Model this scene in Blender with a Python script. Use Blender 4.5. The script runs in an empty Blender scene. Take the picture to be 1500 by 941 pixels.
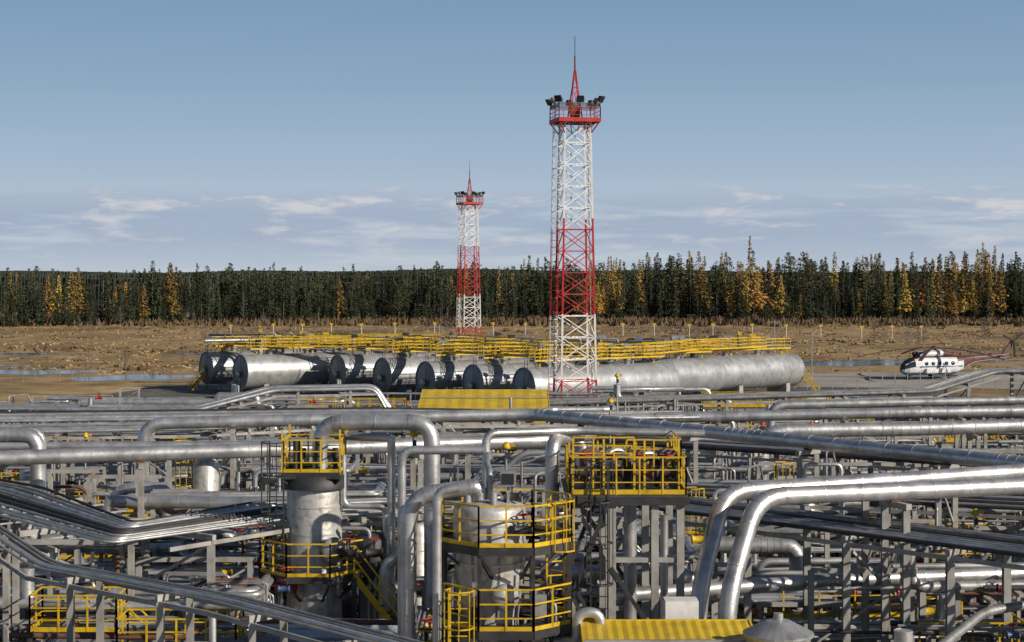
import bpy, math, random
import numpy as np
from mathutils import Vector, Matrix
R = random.Random(7)
scene = bpy.context.scene
scene.view_settings.view_transform = 'Standard'
scene.view_settings.look = 'None'
scene.view_settings.exposure = 0
cam=bpy.data.cameras.new('camera'); co=bpy.data.objects.new('camera',cam); scene.collection.objects.link(co)
co.location=(0,0,14); co.rotation_euler=(math.radians(90),0,0)
cam.sensor_width=36; cam.lens=60; cam.shift_y=-68.5/1500; cam.clip_end=20000; cam.clip_start=.5
scene.camera=co

# ---------------------------------------------------------------- materials
MATS = {}
def mat(name, col, metal=0.0, rough=0.6, var=0.25, nscale=1.5, bump=0.0, bscale=20, dirt=None, dirt_amt=0.4, stretch=None, objrand=0.0):
    m = bpy.data.materials.new(name); m.use_nodes = True
    nt = m.node_tree; b = nt.nodes['Principled BSDF']
    b.inputs['Metallic'].default_value = metal
    tc = nt.nodes.new('ShaderNodeTexCoord')
    mp = nt.nodes.new('ShaderNodeMapping')
    nt.links.new(tc.outputs['Object'], mp.inputs['Vector'])
    if stretch: mp.inputs['Scale'].default_value = stretch
    n = nt.nodes.new('ShaderNodeTexNoise'); n.inputs['Scale'].default_value = nscale
    n.inputs['Detail'].default_value = 3; n.inputs['Roughness'].default_value = 0.65
    nt.links.new(mp.outputs['Vector'], n.inputs['Vector'])
    r = nt.nodes.new('ShaderNodeValToRGB')
    r.color_ramp.elements[0].position = 0.3; r.color_ramp.elements[1].position = 0.7
    lo = [c*(1-var) for c in col]; hi = [min(1, c*(1+var)) for c in col]
    r.color_ramp.elements[0].color = (*lo, 1); r.color_ramp.elements[1].color = (*hi, 1)
    nt.links.new(n.outputs['Fac'], r.inputs['Fac'])
    out = r.outputs['Color']
    if dirt:
        n2 = nt.nodes.new('ShaderNodeTexNoise'); n2.inputs['Scale'].default_value = nscale*2.7
        n2.inputs['Detail'].default_value = 4
        nt.links.new(tc.outputs['Object'], n2.inputs['Vector'])
        r2 = nt.nodes.new('ShaderNodeMapRange')
        r2.inputs['From Min'].default_value = 0.48; r2.inputs['From Max'].default_value = 0.7
        r2.inputs['To Max'].default_value = dirt_amt
        nt.links.new(n2.outputs['Fac'], r2.inputs['Value'])
        mx = nt.nodes.new('ShaderNodeMix'); mx.data_type = 'RGBA'
        nt.links.new(r2.outputs['Result'], mx.inputs['Factor'])
        nt.links.new(out, mx.inputs['A']); mx.inputs['B'].default_value = (*dirt, 1)
        out = mx.outputs['Result']
    if objrand > 0:
        oi = nt.nodes.new('ShaderNodeObjectInfo')
        hs = nt.nodes.new('ShaderNodeHueSaturation')
        mr = nt.nodes.new('ShaderNodeMapRange'); mr.inputs['To Min'].default_value = 1-objrand; mr.inputs['To Max'].default_value = 1+objrand
        nt.links.new(oi.outputs['Random'], mr.inputs['Value'])
        nt.links.new(mr.outputs['Result'], hs.inputs['Value'])
        ml=nt.nodes.new('ShaderNodeMath'); ml.operation='MULTIPLY'; ml.inputs[1].default_value=7.31; nt.links.new(oi.outputs['Random'],ml.inputs[0])
        fr=nt.nodes.new('ShaderNodeMath'); fr.operation='FRACT'; nt.links.new(ml.outputs[0],fr.inputs[0])
        mh=nt.nodes.new('ShaderNodeMapRange'); mh.inputs['To Min'].default_value=.47; mh.inputs['To Max'].default_value=.52
        nt.links.new(fr.outputs[0],mh.inputs['Value']); nt.links.new(mh.outputs['Result'],hs.inputs['Hue'])
        nt.links.new(out, hs.inputs['Color']); out = hs.outputs['Color']
    nt.links.new(out, b.inputs['Base Color'])
    rr = nt.nodes.new('ShaderNodeMapRange')
    rr.inputs['To Min'].default_value = max(0.03, rough-0.1); rr.inputs['To Max'].default_value = min(1, rough+0.12)
    nt.links.new(n.outputs['Fac'], rr.inputs['Value']); nt.links.new(rr.outputs['Result'], b.inputs['Roughness'])
    if bump > 0:
        n3 = nt.nodes.new('ShaderNodeTexNoise'); n3.inputs['Scale'].default_value = bscale; n3.inputs['Detail'].default_value = 1
        nt.links.new(tc.outputs['Object'], n3.inputs['Vector'])
        bp = nt.nodes.new('ShaderNodeBump'); bp.inputs['Strength'].default_value = bump; bp.inputs['Distance'].default_value = 0.05
        nt.links.new(n3.outputs['Fac'], bp.inputs['Height']); nt.links.new(bp.outputs['Normal'], b.inputs['Normal'])
    MATS[name] = m
    return m

mat('alu', (0.57,0.575,0.585), 0.72, 0.4, 0.2, 0.8, 0.25, 3, dirt=(0.25,0.235,0.215), dirt_amt=0.55)
mat('alu_dull', (0.41,0.415,0.425), 0.6, 0.46, 0.24, 1.0, dirt=(0.17,0.15,0.13), dirt_amt=0.55)
mat('alu_old', (0.28,0.285,0.295), 0.45, 0.52, 0.25, 1.3, dirt=(0.12,0.105,0.085), dirt_amt=0.55)
mat('galv', (0.34,0.345,0.355), 0.4, 0.5, 0.25, 0.9, dirt=(0.14,0.11,0.08), dirt_amt=0.5)
mat('cladding', (0.50,0.495,0.48), 0.35, 0.42, 0.14, 1.6, 0.25, 5, dirt=(0.19,0.14,0.10), dirt_amt=0.6, stretch=(1,1,0.25))
mat('tank_alu', (0.46,0.475,0.49), 0.5, 0.4, 0.16, 0.6, dirt=(0.22,0.2,0.18), dirt_amt=0.45)
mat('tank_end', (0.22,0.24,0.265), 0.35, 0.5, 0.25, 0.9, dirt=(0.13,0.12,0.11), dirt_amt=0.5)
mat('post', (0.33,0.322,0.305), 0.0, 0.6, 0.24, 0.8, dirt=(0.15,0.105,0.07), dirt_amt=0.5)
mat('dark_steel', (0.045,0.045,0.048), 0.3, 0.55, 0.35, 2)
mat('grating', (0.08,0.08,0.08), 0.4, 0.6, 0.3, 3)
mat('yellow', (0.60,0.39,0.01), 0.0, 0.48, 0.22, 1.5, dirt=(0.2,0.12,0.03), dirt_amt=0.5)
mat('yellow_roof', (0.64,0.44,0.02), 0.0, 0.5, 0.12, 0.7, dirt=(0.35,0.23,0.05), dirt_amt=0.45)
mat('red', (0.42,0.022,0.018), 0.0, 0.55, 0.25, 1.0)
mat('white', (0.76,0.75,0.72), 0.0, 0.5, 0.12, 1.0, dirt=(0.42,0.35,0.29), dirt_amt=0.4)
mat('rust', (0.15,0.07,0.045), 0.1, 0.8, 0.4, 2)
mat('concrete', (0.33,0.32,0.30), 0.0, 0.85, 0.25, 1.2)
mat('glass', (0.02,0.03,0.04), 0.0, 0.08, 0.1, 1)
mat('blue', (0.05,0.11,0.25), 0.0, 0.4, 0.2, 1)
mat('heli_white', (0.62,0.63,0.64), 0.0, 0.35, 0.12, 1.2, dirt=(0.3,0.28,0.26), dirt_amt=0.4)
mat('heli_brown', (0.10,0.04,0.035), 0.0, 0.45, 0.2, 1.2)
mat('rubber', (0.02,0.02,0.02), 0.0, 0.8, 0.2, 2)
mat('bark', (0.13,0.115,0.10), 0.0, 0.9, 0.3, 2, objrand=0.3)
mat('spruce', (0.033,0.047,0.019), 0.0, 0.9, 0.45, 0.8, objrand=0.5)
mat('spruce2', (0.052,0.066,0.026), 0.0, 0.9, 0.4, 0.8, objrand=0.45)
mat('larch', (0.37,0.235,0.045), 0.0, 0.85, 0.35, 0.8, objrand=0.4)
mat('shrub', (0.12,0.08,0.042), 0.0, 0.9, 0.4, 0.5)
mat('reed', (0.36,0.245,0.115), 0.0, 0.9, 0.3, 0.08)
mat('canopy', (0.03,0.04,0.028), 0.0, 0.95, 0.4, 0.05)

# ---------------------------------------------------------------- mesh builder
def V(*a): return np.array(a, dtype=float)
def nrm(v):
    l = np.linalg.norm(v); return v/l if l > 1e-9 else v
def dedupe(pts):
    out=[np.array(pts[0],float)]
    for p in pts[1:]:
        p=np.array(p,float)
        if np.linalg.norm(p-out[-1])>1e-3: out.append(p)
    if len(out)<2: out.append(out[0]+V(0,0,.05))
    return out
class MB:
    def __init__(s): s.v=[]; s.f=[]; s.m=[]; s.s=[]; s.slots=[]
    def slot(s, name):
        if name not in s.slots: s.slots.append(name)
        return s.slots.index(name)
    def add(s, verts, faces, m, smooth=False):
        o=len(s.v); mi=s.slot(m)
        s.v.extend([tuple(map(float,p)) for p in verts])
        for f in faces:
            s.f.append(tuple(i+o for i in f)); s.m.append(mi); s.s.append(smooth)
    def build(s, name, parent=None, loc=None):
        me = bpy.data.meshes.new(name)
        me.from_pydata(s.v, [], s.f)
        for n in s.slots: me.materials.append(MATS[n])
        me.polygons.foreach_set('material_index', s.m)
        me.polygons.foreach_set('use_smooth', s.s)
        me.update()
        ob = bpy.data.objects.new(name, me)
        scene.collection.objects.link(ob)
        if parent: ob.parent = parent
        if loc: ob.location = loc
        return ob
    def frame(s, t):
        up = V(0,0,1) if abs(t[2])<0.95 else V(1,0,0)
        a = nrm(np.cross(up,t)); b = np.cross(t,a); return a,b
    def bar(s, a, b, w, m, h=None):
        a=np.array(a,float); b=np.array(b,float); t=nrm(b-a); u,v=s.frame(t); h=h or w
        u=u*w/2; v=v*h/2
        vs=[a-u-v,a+u-v,a+u+v,a-u+v,b-u-v,b+u-v,b+u+v,b-u+v]
        s.add(vs,[(0,3,2,1),(4,5,6,7),(0,1,5,4),(1,2,6,5),(2,3,7,6),(3,0,4,7)],m)
    def box(s, c, size, m, rz=0):
        x,y,z=[k/2 for k in size]; ca,sa=math.cos(rz),math.sin(rz)
        vs=[]
        for dz in(-z,z):
            for dx,dy in((-x,-y),(x,-y),(x,y),(-x,y)):
                vs.append((c[0]+dx*ca-dy*sa,c[1]+dx*sa+dy*ca,c[2]+dz))
        s.add(vs,[(0,3,2,1),(4,5,6,7),(0,1,5,4),(1,2,6,5),(2,3,7,6),(3,0,4,7)],m)
    def post(s, x,y,z0,z1,w,m='post'):
        t=w*0.14
        s.box((x,y-w/2,(z0+z1)/2),(w,t,z1-z0),m)
        s.box((x,y+w/2,(z0+z1)/2),(w,t,z1-z0),m)
        s.box((x,y,(z0+z1)/2-0.002),(t,w-t-0.002,z1-z0-0.004),m)
    def path(s, pts, bend, k=5):
        pts=dedupe(pts)
        out=[pts[0]]
        for i in range(1,len(pts)-1):
            a=pts[i-1]-pts[i]; b=pts[i+1]-pts[i]; la=np.linalg.norm(a); lb=np.linalg.norm(b)
            rr=min(bend,la*.48,lb*.48); A=pts[i]+a/la*rr; B=pts[i]+b/lb*rr
            for j in range(k+1):
                t=j/k; out.append(A*(1-t)**2+pts[i]*2*t*(1-t)+B*t*t)
        out.append(pts[-1]); return out
    def tube(s, pts, r, m, n=10, bend=None, cap=True, collar=0):
        if bend is None: bend=r*3.2
        pts=dedupe(s.path(pts,bend) if len(pts)>2 else pts)
        L=len(pts); T=[]
        for i in range(L):
            a=pts[max(i-1,0)]; b=pts[min(i+1,L-1)]; T.append(nrm(b-a))
        u,_=s.frame(T[0]); vs=[]
        for i in range(L):
            u=u-T[i]*np.dot(u,T[i])
            if np.linalg.norm(u)<1e-4: u=s.frame(T[i])[0]
            u=nrm(u); v=np.cross(T[i],u)
            for j in range(n):
                a=2*math.pi*j/n; vs.append(pts[i]+(u*math.cos(a)+v*math.sin(a))*r)
        fs=[]
        for i in range(L-1):
            for j in range(n):
                k=(j+1)%n; fs.append((i*n+j,i*n+k,(i+1)*n+k,(i+1)*n+j))
        s.add(vs,fs,m,n>4)
        if cap:
            s.add(vs[:n],[tuple(range(n-1,-1,-1))],m); s.add(vs[-n:],[tuple(range(n))],m)
        if collar:
            for i in range(L-1):
                d=pts[i+1]-pts[i]; l=np.linalg.norm(d)
                if l<collar*0.8: 
                    s.ring(pts[i],T[i],r*1.03,0.03,m,n)
                    continue
                c=int(l/collar); t=d/l
                for q in range(c+1):
                    p=pts[i]+t*(q*l/max(c,1))
                    s.ring(p,t,r*1.035,0.05,m,n)
    def ring(s,p,t,r,w,m,n=10):
        u,v=s.frame(t); vs=[]
        for e,rr in((-w/2,r*0.96),(-w/2,r),(w/2,r),(w/2,r*0.96)):
            for j in range(n):
                a=2*math.pi*j/n; vs.append(p+t*e+(u*math.cos(a)+v*math.sin(a))*rr)
        fs=[]
        for i in range(3):
            for j in range(n):
                k=(j+1)%n; fs.append((i*n+j,i*n+k,(i+1)*n+k,(i+1)*n+j))
        s.add(vs,fs,m,False)
    def revolve(s, prof, c, axis, m, n=24, smooth=True):
        axis=nrm(np.array(axis,float)); u,v=s.frame(axis); c=np.array(c,float); vs=[]
        for r,h in prof:
            for j in range(n):
                a=2*math.pi*j/n; vs.append(c+axis*h+(u*math.cos(a)+v*math.sin(a))*max(r,1e-3))
        fs=[]
        for i in range(len(prof)-1):
            for j in range(n):
                k=(j+1)%n; fs.append((i*n+j,i*n+k,(i+1)*n+k,(i+1)*n+j))
        s.add(vs,fs,m,smooth)
    def rail(s, pts, m='yellow', h=1.1, sp=1.1, t=0.045, closed=False, toe=True):
        pts=[np.array(p,float) for p in pts]
        if closed: pts=pts+[pts[0]]
        Z=V(0,0,1)
        for a,b in zip(pts[:-1],pts[1:]):
            for k in(h,h*.66,h*.33): s.bar(a+Z*k,b+Z*k,t if k==h else t*.75,m)
            if toe: s.bar(a+Z*.08,b+Z*.08,0.02,m,0.14)
            l=np.linalg.norm(b-a); c=max(1,round(l/sp))
            for i in range(c+1):
                p=a+(b-a)*i/c; s.bar(p,p+Z*h,t*1.1,m)
    def ladder(s, a, b, m='yellow', w=0.5, cage=True, out=(0,-1,0)):
        a=np.array(a,float); b=np.array(b,float); o=nrm(np.array(out,float)); sd=nrm(np.cross(o,V(0,0,1)))
        for e in(-1,1): s.bar(a+sd*e*w/2,b+sd*e*w/2,0.05,m)
        L=np.linalg.norm(b-a); n=int(L/0.33)
        for i in range(n):
            p=a+(b-a)*(i+.5)/n; s.bar(p-sd*w/2,p+sd*w/2,0.03,m)
        if cage:
            n=max(2,int((L-2)/0.9)+1); rings=[]
            for i in range(n):
                z=a+(b-a)*((2.0+(L-2.0)*i/(n-1))/L if L>2.5 else i/(n-1))
                rg=[z+sd*math.cos(t)*.38+o*(math.sin(t)*.38+.33) for t in [math.radians(q) for q in(-50,0,45,90,135,180,230)]]
                rings.append(rg)
                for p,q in zip(rg[:-1],rg[1:]): s.bar(p,q,0.035,m)
            for k in(1,2,3,4,5): s.bar(rings[0][k],rings[-1][k],0.025,m)
    def stair(s,a,b,w=0.8,m='yellow'):
        a=np.array(a,float); b=np.array(b,float); d=b-a; hd=nrm(V(d[0],d[1],0)); sd=V(-hd[1],hd[0],0)
        for e in(-1,1):
            o=sd*e*w/2; s.bar(a+o,b+o,0.05,m,0.2)
            for k in(.55,1.0): s.bar(a+o+V(0,0,k),b+o+V(0,0,k),0.045,m)
            n=max(2,int(np.linalg.norm(d)/1.2))
            for i in range(n+1):
                p=a+d*i/n+o; s.bar(p,p+V(0,0,1.0),0.045,m)
        n=int(abs(d[2])/0.22)
        for i in range(n):
            p=a+d*(i+.5)/n; s.box(p,(0.24,w,0.03),'grating',math.atan2(hd[1],hd[0]))
    def platform(s,cx,cy,z,Rr,n=8,rot=None,inner=0.0,m='yellow'):
        rot=math.pi/n if rot is None else rot
        P=[V(cx+Rr*math.cos(rot+2*math.pi*i/n),cy+Rr*math.sin(rot+2*math.pi*i/n),z) for i in range(n)]
        if inner<=0: inner=0.05
        I=[V(cx+inner*math.cos(rot+2*math.pi*i/n),cy+inner*math.sin(rot+2*math.pi*i/n),z) for i in range(n)]
        D=V(0,0,0.07)
        vs=P+I+[p-D for p in P]+[p-D for p in I]; fs=[]
        for i in range(n):
            k=(i+1)%n
            fs+=[(i,k,n+k,n+i),(2*n+k,2*n+i,3*n+i,3*n+k)]
        s.add(vs,fs,'grating')
        for i in range(n):
            k=(i+1)%n
            s.bar(P[i]-D,P[k]-D,0.08,'dark_steel',0.22)
            s.bar((P[i])-D*2.2,I[i]-D*2.2,0.08,'dark_steel',0.14)
            s.bar(P[i]-D*2.5,I[i]-V(0,0,0.9),0.07,'dark_steel')
        s.rail([p*1.0 for p in P],m,closed=True,sp=0.75)
    def valve(s,p,sc=1.0,m='yellow'):
        p=np.array(p,float)
        s.revolve([(0.02,-.32*sc),(.2*sc,-.32*sc),(.2*sc,-.26*sc),(.13*sc,-.2*sc),(.17*sc,0),(.13*sc,.2*sc),(.2*sc,.26*sc),(.2*sc,.32*sc),(.02,.32*sc)],p,(1,0,0),m,10)
        s.bar(p,p+V(0,0,.5*sc),.07*sc,'dark_steel')
        s.revolve([(.2*sc,0),(.23*sc,.02*sc),(.2*sc,.04*sc),(.17*sc,.02*sc),(.2*sc,0)],p+V(0,0,.48*sc),(0,0,1),'red' if m!='yellow' else 'yellow',12)
        s.bar(p+V(-.2*sc,0,.5*sc),p+V(.2*sc,0,.5*sc),.03*sc,'dark_steel')
    def beacon(s,p,h=1.0):
        p=np.array(p,float)
        s.bar(p,p+V(0,0,h),0.05,'galv')
        s.revolve([(.02,-.05),(.16,0),(.14,.07),(.07,.2),(.02,.22)],p+V(0,0,h),(0.2,0,1),'yellow',8)
        s.bar(p+V(-.12,0,h+.05),p+V(.3,-.02,h+.1),.09,'yellow'); s.box(p+V(.05,0,h-.25),(.12,.1,.22),'dark_steel')

# ---------------------------------------------------------------- lattice towers
def lattice_tower(name, cx, cy, rot, H=28.3, wb=1.72, wt=1.2, bands=(19.2,10.3,4.2)):
    mb=MB(); ca,sa=math.cos(rot),math.sin(rot)
    def P(i,z,w=None):
        w=w if w is not None else wb+(wt-wb)*z/H
        sx,sy=[(-1,-1),(1,-1),(1,1),(-1,1)][i%4]
        return V(cx+(sx*ca-sy*sa)*w, cy+(sx*sa+sy*ca)*w, z)
    def col(z):
        if z>bands[0]: return 'white'
        if z>bands[1]: return 'red'
        if z>bands[2]: return 'white'
        return 'red'
    n=14; zs=[H*i/n for i in range(n+1)]
    for a,b in zip(zs[:-1],zs[1:]):
        mid=(a+b)/2
        for i in range(4):
            cuts=[a]+[q for q in sorted(bands) if a<q<b]+[b]
            for p,q in zip(cuts[:-1],cuts[1:]):
                mb.bar(P(i,p),P(i,q),0.18,col((p+q)/2))
            mb.bar(P(i,b),P(i+1,b),0.07,col(b-.01))
            mb.bar(P(i,a),P(i+1,b),0.08,col(mid))
            if i%2==0: mb.bar(P(i+1,a)+V(.0,.03,0),P(i,b)+V(0,.03,0),0.07,col(mid))
        mb.bar(P(0,b),P(2,b),0.05,col(b-.01))
    for a,b in zip(zs[:-1],zs[1:]):
        la=(P(0,a)*.35+P(3,a)*.65); lb=(P(0,b)*.35+P(3,b)*.65)
        o=nrm(P(0,0)-P(1,0)); sd=nrm(P(3,0)-P(0,0))
        c=col((a+b)/2)
        la=la+o*.1; lb=lb+o*.1
        for e in(-.28,.28): mb.bar(la+sd*e,lb+sd*e,0.055,c)
        for e in(-.33,0,.33): mb.bar(la+sd*e+o*.65,lb+sd*e+o*.65,0.04,c)
        for k in range(7):
            p=la+(lb-la)*(k+.5)/7; mb.bar(p-sd*.28,p+sd*.28,0.035,c)
        for k in range(3):
            p=la+(lb-la)*(k+.5)/3
            ring=[p+sd*-.3,p+sd*-.42+o*.35,p+sd*-.25+o*.65,p+sd*.25+o*.65,p+sd*.42+o*.35,p+sd*.3]
            for u,v in zip(ring[:-1],ring[1:]): mb.bar(u,v,0.04,c)
    mb.bar((P(1,0)+P(2,0))/2,(P(1,H)+P(2,H))/2,0.1,'galv')
    for i in range(4): mb.box(P(i,0.15),(0.9,0.9,0.5),'concrete')
    W=1.98; Q=[P(i,H,W) for i in range(4)]
    for i in range(4):
        mb.bar(Q[i]+V(0,0,.05),Q[(i+1)%4]+V(0,0,.05),0.12,'red',0.38)
        mb.bar(P(i,H-1.2),Q[i],0.09,'red')
        mb.bar((Q[i]+Q[(i+1)%4])/2,(P(i,H-1.0)+P(i+1,H-1.0))/2,.07,'red')
    mb.add([q+V(0,0,.1) for q in Q]+[q+V(0,0,.04) for q in Q],[(0,1,2,3),(7,6,5,4)],'red')
    for k in range(1,5):
        mb.bar(Q[0]+(Q[1]-Q[0])*k/5,Q[3]+(Q[2]-Q[3])*k/5,0.08,'red',0.2)
    mb.rail([q+V(0,0,.1) for q in Q],'red',h=1.15,sp=1.3,t=0.05,closed=True,toe=False)
    mb.rail([P(i,H+1.25,W*.98) for i in range(4)],'dark_steel',h=.3,sp=2.3,t=0.07,closed=True,toe=False)
    mb.box((cx,cy,H+.9),(.8,.8,1.3),'rust',rot)
    for i in range(4):
        for e in(0.0,0.5):
            p=Q[i]*(1-e)+Q[(i+1)%4]*e; d=nrm(V(p[0]-cx,p[1]-cy,0)); p=p-d*.05
            mb.bar(p+V(0,0,.1),p+V(0,0,1.75),0.07,'dark_steel')
            c=p+V(0,0,2.0)+d*.12; sd=V(-d[1],d[0],0); t=nrm(d+V(0,0,-.55))
            up=nrm(np.cross(t,sd))
            a=.36; bk=c-t*.22; fr=c+t*.12
            vs=[bk-sd*a*.6-up*a*.5,bk+sd*a*.6-up*a*.5,bk+sd*a*.6+up*a*.5,bk-sd*a*.6+up*a*.5,
                fr-sd*a-up*a*.85,fr+sd*a-up*a*.85,fr+sd*a+up*a*.85,fr-sd*a+up*a*.85]
            mb.add(vs,[(3,2,1,0),(0,1,5,4),(1,2,6,5),(2,3,7,6),(3,0,4,7)],'dark_steel')
            mb.add([v+t*.003 for v in vs[4:]],[(0,1,2,3)],'glass')
            for sgn in(-1,1): mb.bar(c+sd*sgn*(a+.05),p+sd*sgn*(a+.05)+V(0,0,1.65),0.04,'dark_steel')
            mb.bar(p+sd*(-a-.05)+V(0,0,1.65),p+sd*(a+.05)+V(0,0,1.65),0.05,'dark_steel')
    sp=[(H+.1,.6),(H+1.7,.42),(H+3.2,.22),(H+4.8,.07)]
    for (z0,w0),(z1,w1) in zip(sp[:-1],sp[1:]):
        for i in range(4):
            mb.bar(P(i,z0,w0),P(i,z1,w1),0.09,'red')
            mb.bar(P(i,z0,w0),P(i+1,z1,w1),0.05,'red')
            mb.bar(P(i,z1,w1),P(i+1,z1,w1),0.06,'red')
    mb.tube([V(cx,cy,H+4.5),V(cx,cy,H+6.2)],0.09,'rust',6)
    mb.tube([V(cx,cy,H+6.1),V(cx,cy,H+8.0)],0.035,'dark_steel',5)
    return mb.build(name)
lattice_tower('lighting_mast', 5.9, 160, math.radians(11))
lattice_tower('lighting_mast', -7.95, 320, math.radians(20), H=27.2)

# ---------------------------------------------------------------- storage tanks
ax=V(.81,.586,0)
def storage_tank(x,y,L,r=1.95,zc=2.75):
    mb=MB(); c=V(x,y,zc)
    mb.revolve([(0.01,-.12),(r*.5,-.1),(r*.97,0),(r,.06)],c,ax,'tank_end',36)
    mb.revolve([(r,.06),(r,L-.4),(r*.93,L),(r*.6,L+.35),(.01,L+.45)],c,ax,'tank_alu',36)
    k=1.2
    while k<L: mb.ring(c+ax*k,ax,r*1.008,.07,'tank_alu',36); k+=1.5
    mb.ring(c,ax,r*1.02,.12,'alu_dull',36)
    for k in(2.5,L*.5,L-2.5):
        p=c+ax*k; mb.box((p[0],p[1],.65),(.6,3.2,1.3),'concrete',math.atan2(ax[1],ax[0]))
        mb.box((p[0],p[1],1.32),(.35,3.0,.5),'rust',math.atan2(ax[1],ax[0]))
    sd=V(-ax[1],ax[0],0)
    mb.revolve([(.35,0),(.35,-.35),(.45,-.35),(.45,-.45),(.01,-.45)],c+V(0,0,-.3),ax,'alu_dull',16)
    mb.tube([c+ax*-.1+sd*.9+V(0,0,-1.1),c+ax*-.7+sd*.9+V(0,0,-1.1),c+ax*-.7+sd*.9+V(0,0,-2.6)],.1,'galv',8)
    mb.ladder(c-ax*.35+sd*-.8+V(0,0,-2.6),c-ax*.35+sd*-.8+V(0,0,2.8),'dark_steel',cage=False,out=-ax)
    for k in(L*.2,L*.45,L*.7):
        p=c+ax*k+V(0,0,r); mb.revolve([(.3,-.1),(.3,.35),(.4,.35),(.4,.45),(.01,.45)],p,(0,0,1),'galv',12)
        mb.tube([p+ax*.8+V(0,0,-.05),p+ax*.8+V(0,0,1.0),p+ax*.8+sd*.6+V(0,0,1.0),p+ax*.8+sd*.6+V(0,0,.5)],.09,'galv',8)
    return mb.build('horizontal_storage_tank')
tanks=[(-36.7,205,18),(-31.3,197,19),(-20.1,197,19),(-14.4,190,19),(-9.2,182,19),(-4.0,176,19),(1.2,170,19),(7.5,181,19),(17.1,190,20)]
for t in tanks: storage_tank(*t)

mb=MB()
def walk(a,b,w=1.0,t=.06,edge='yellow'):
    a=np.array(a,float); b=np.array(b,float); d=nrm(b-a); sd=V(-d[1],d[0],0)*w/2
    mb.bar(a,b,w,'grating',.08)
    mb.bar(a-sd,b-sd,.07,edge,.18); mb.bar(a+sd,b+sd,.07,'dark_steel',.2)
    mb.rail([a-sd,b-sd],sp=1.5,t=t,toe=False); mb.rail([a+sd,b+sd],sp=1.5,t=t,toe=False)
for (x,y,L) in tanks:
    a=V(x,y,5.35)+ax*1.0; b=V(x,y,5.35)+ax*(L-1)
    walk(a,b)
    for k in(2,L/2,L-2):
        p=V(x,y,5.2)+ax*k; mb.bar(p,p-V(0,0,.6),.12,'yellow')
    for k in(2,4.5,7,9,11,13,15.5):
        p=V(x,y,5.3)+ax*k; h=R.uniform(.6,1.9); mb.bar(p,p+V(0,0,h),.16,R.choice(['dark_steel','galv','yellow'])); mb.box(p+V(.2,0,h),(R.uniform(.4,.9),.35,.35),R.choice(['dark_steel','galv','dark_steel','yellow']))
for k in(3,9,15):
    pts=[V(x,y,5.65)+ax*k for x,y,L in tanks][:7]
    for a,b in zip(pts[:-1],pts[1:]): walk(a,b,edge='dark_steel' if k==9 else 'yellow')
p7=V(1.2,170,5.6)+ax*15; p8=V(7.5,181,5.6)+ax*15; p9=V(17.1,190,5.6)+ax*15
walk(p7,p8); walk(p8,p9)
for x,z in((-37,5.3),(-28,5.3),(-19,5.3),(-8,5.3),(3,5.3),(14,5.3),(25,5.3)):
    for i in range(3): 
        yy=213+R.uniform(-2,4); xx=x+i*3+R.uniform(-1,1)
        mb.bar((xx,yy,0),(xx,yy,z+.7),.15,'galv')
for i in range(6):
    mb.tube([V(-38,213+i*.6,5.9+.25*(i%3)),V(-16,211+i*.6,5.9+.25*(i%3)),V(-14,211+i*.6,5.3+.2*(i%3)),V(34,206+i*.5,5.3+.2*(i%3))],.14,['alu','alu_old','dark_steel','alu_dull','dark_steel','galv'][i],8)
mb.stair((-38.5,204,0),(-34.5,206.5,5.3)); mb.stair((36,200,0),(31.5,201,5.3))
mb.build('tank_walkway')
mb=MB()
for i in range(3):
    mb.tube([V(-36,200+i*.7,6.2),V(-30,203+i*.7,6.2),V(-30,203+i*.7,4.5)],.2,'alu_dull',8)
    x=-30+i*2.2; mb.tube([V(x,207,4.5),V(x,207,6.8),V(x+1.4,207,6.8),V(x+1.4,207,4.5)],.18,'alu_old',10)
for i in range(12):
    x=-26+i*4.4; y=207-i*.5; mb.tube([V(x,y,4.5),V(x,y,6.3),V(x+3.4,y,6.3),V(x+3.4,y,4.5)],.12,R.choice(['alu_old','dark_steel','galv']),8)
    mb.box((x+1.4,y,6.5),(1.0,.5,.5),R.choice(['dark_steel','galv','tank_end']))
mb.build('tank_manifold_piping')

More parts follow.
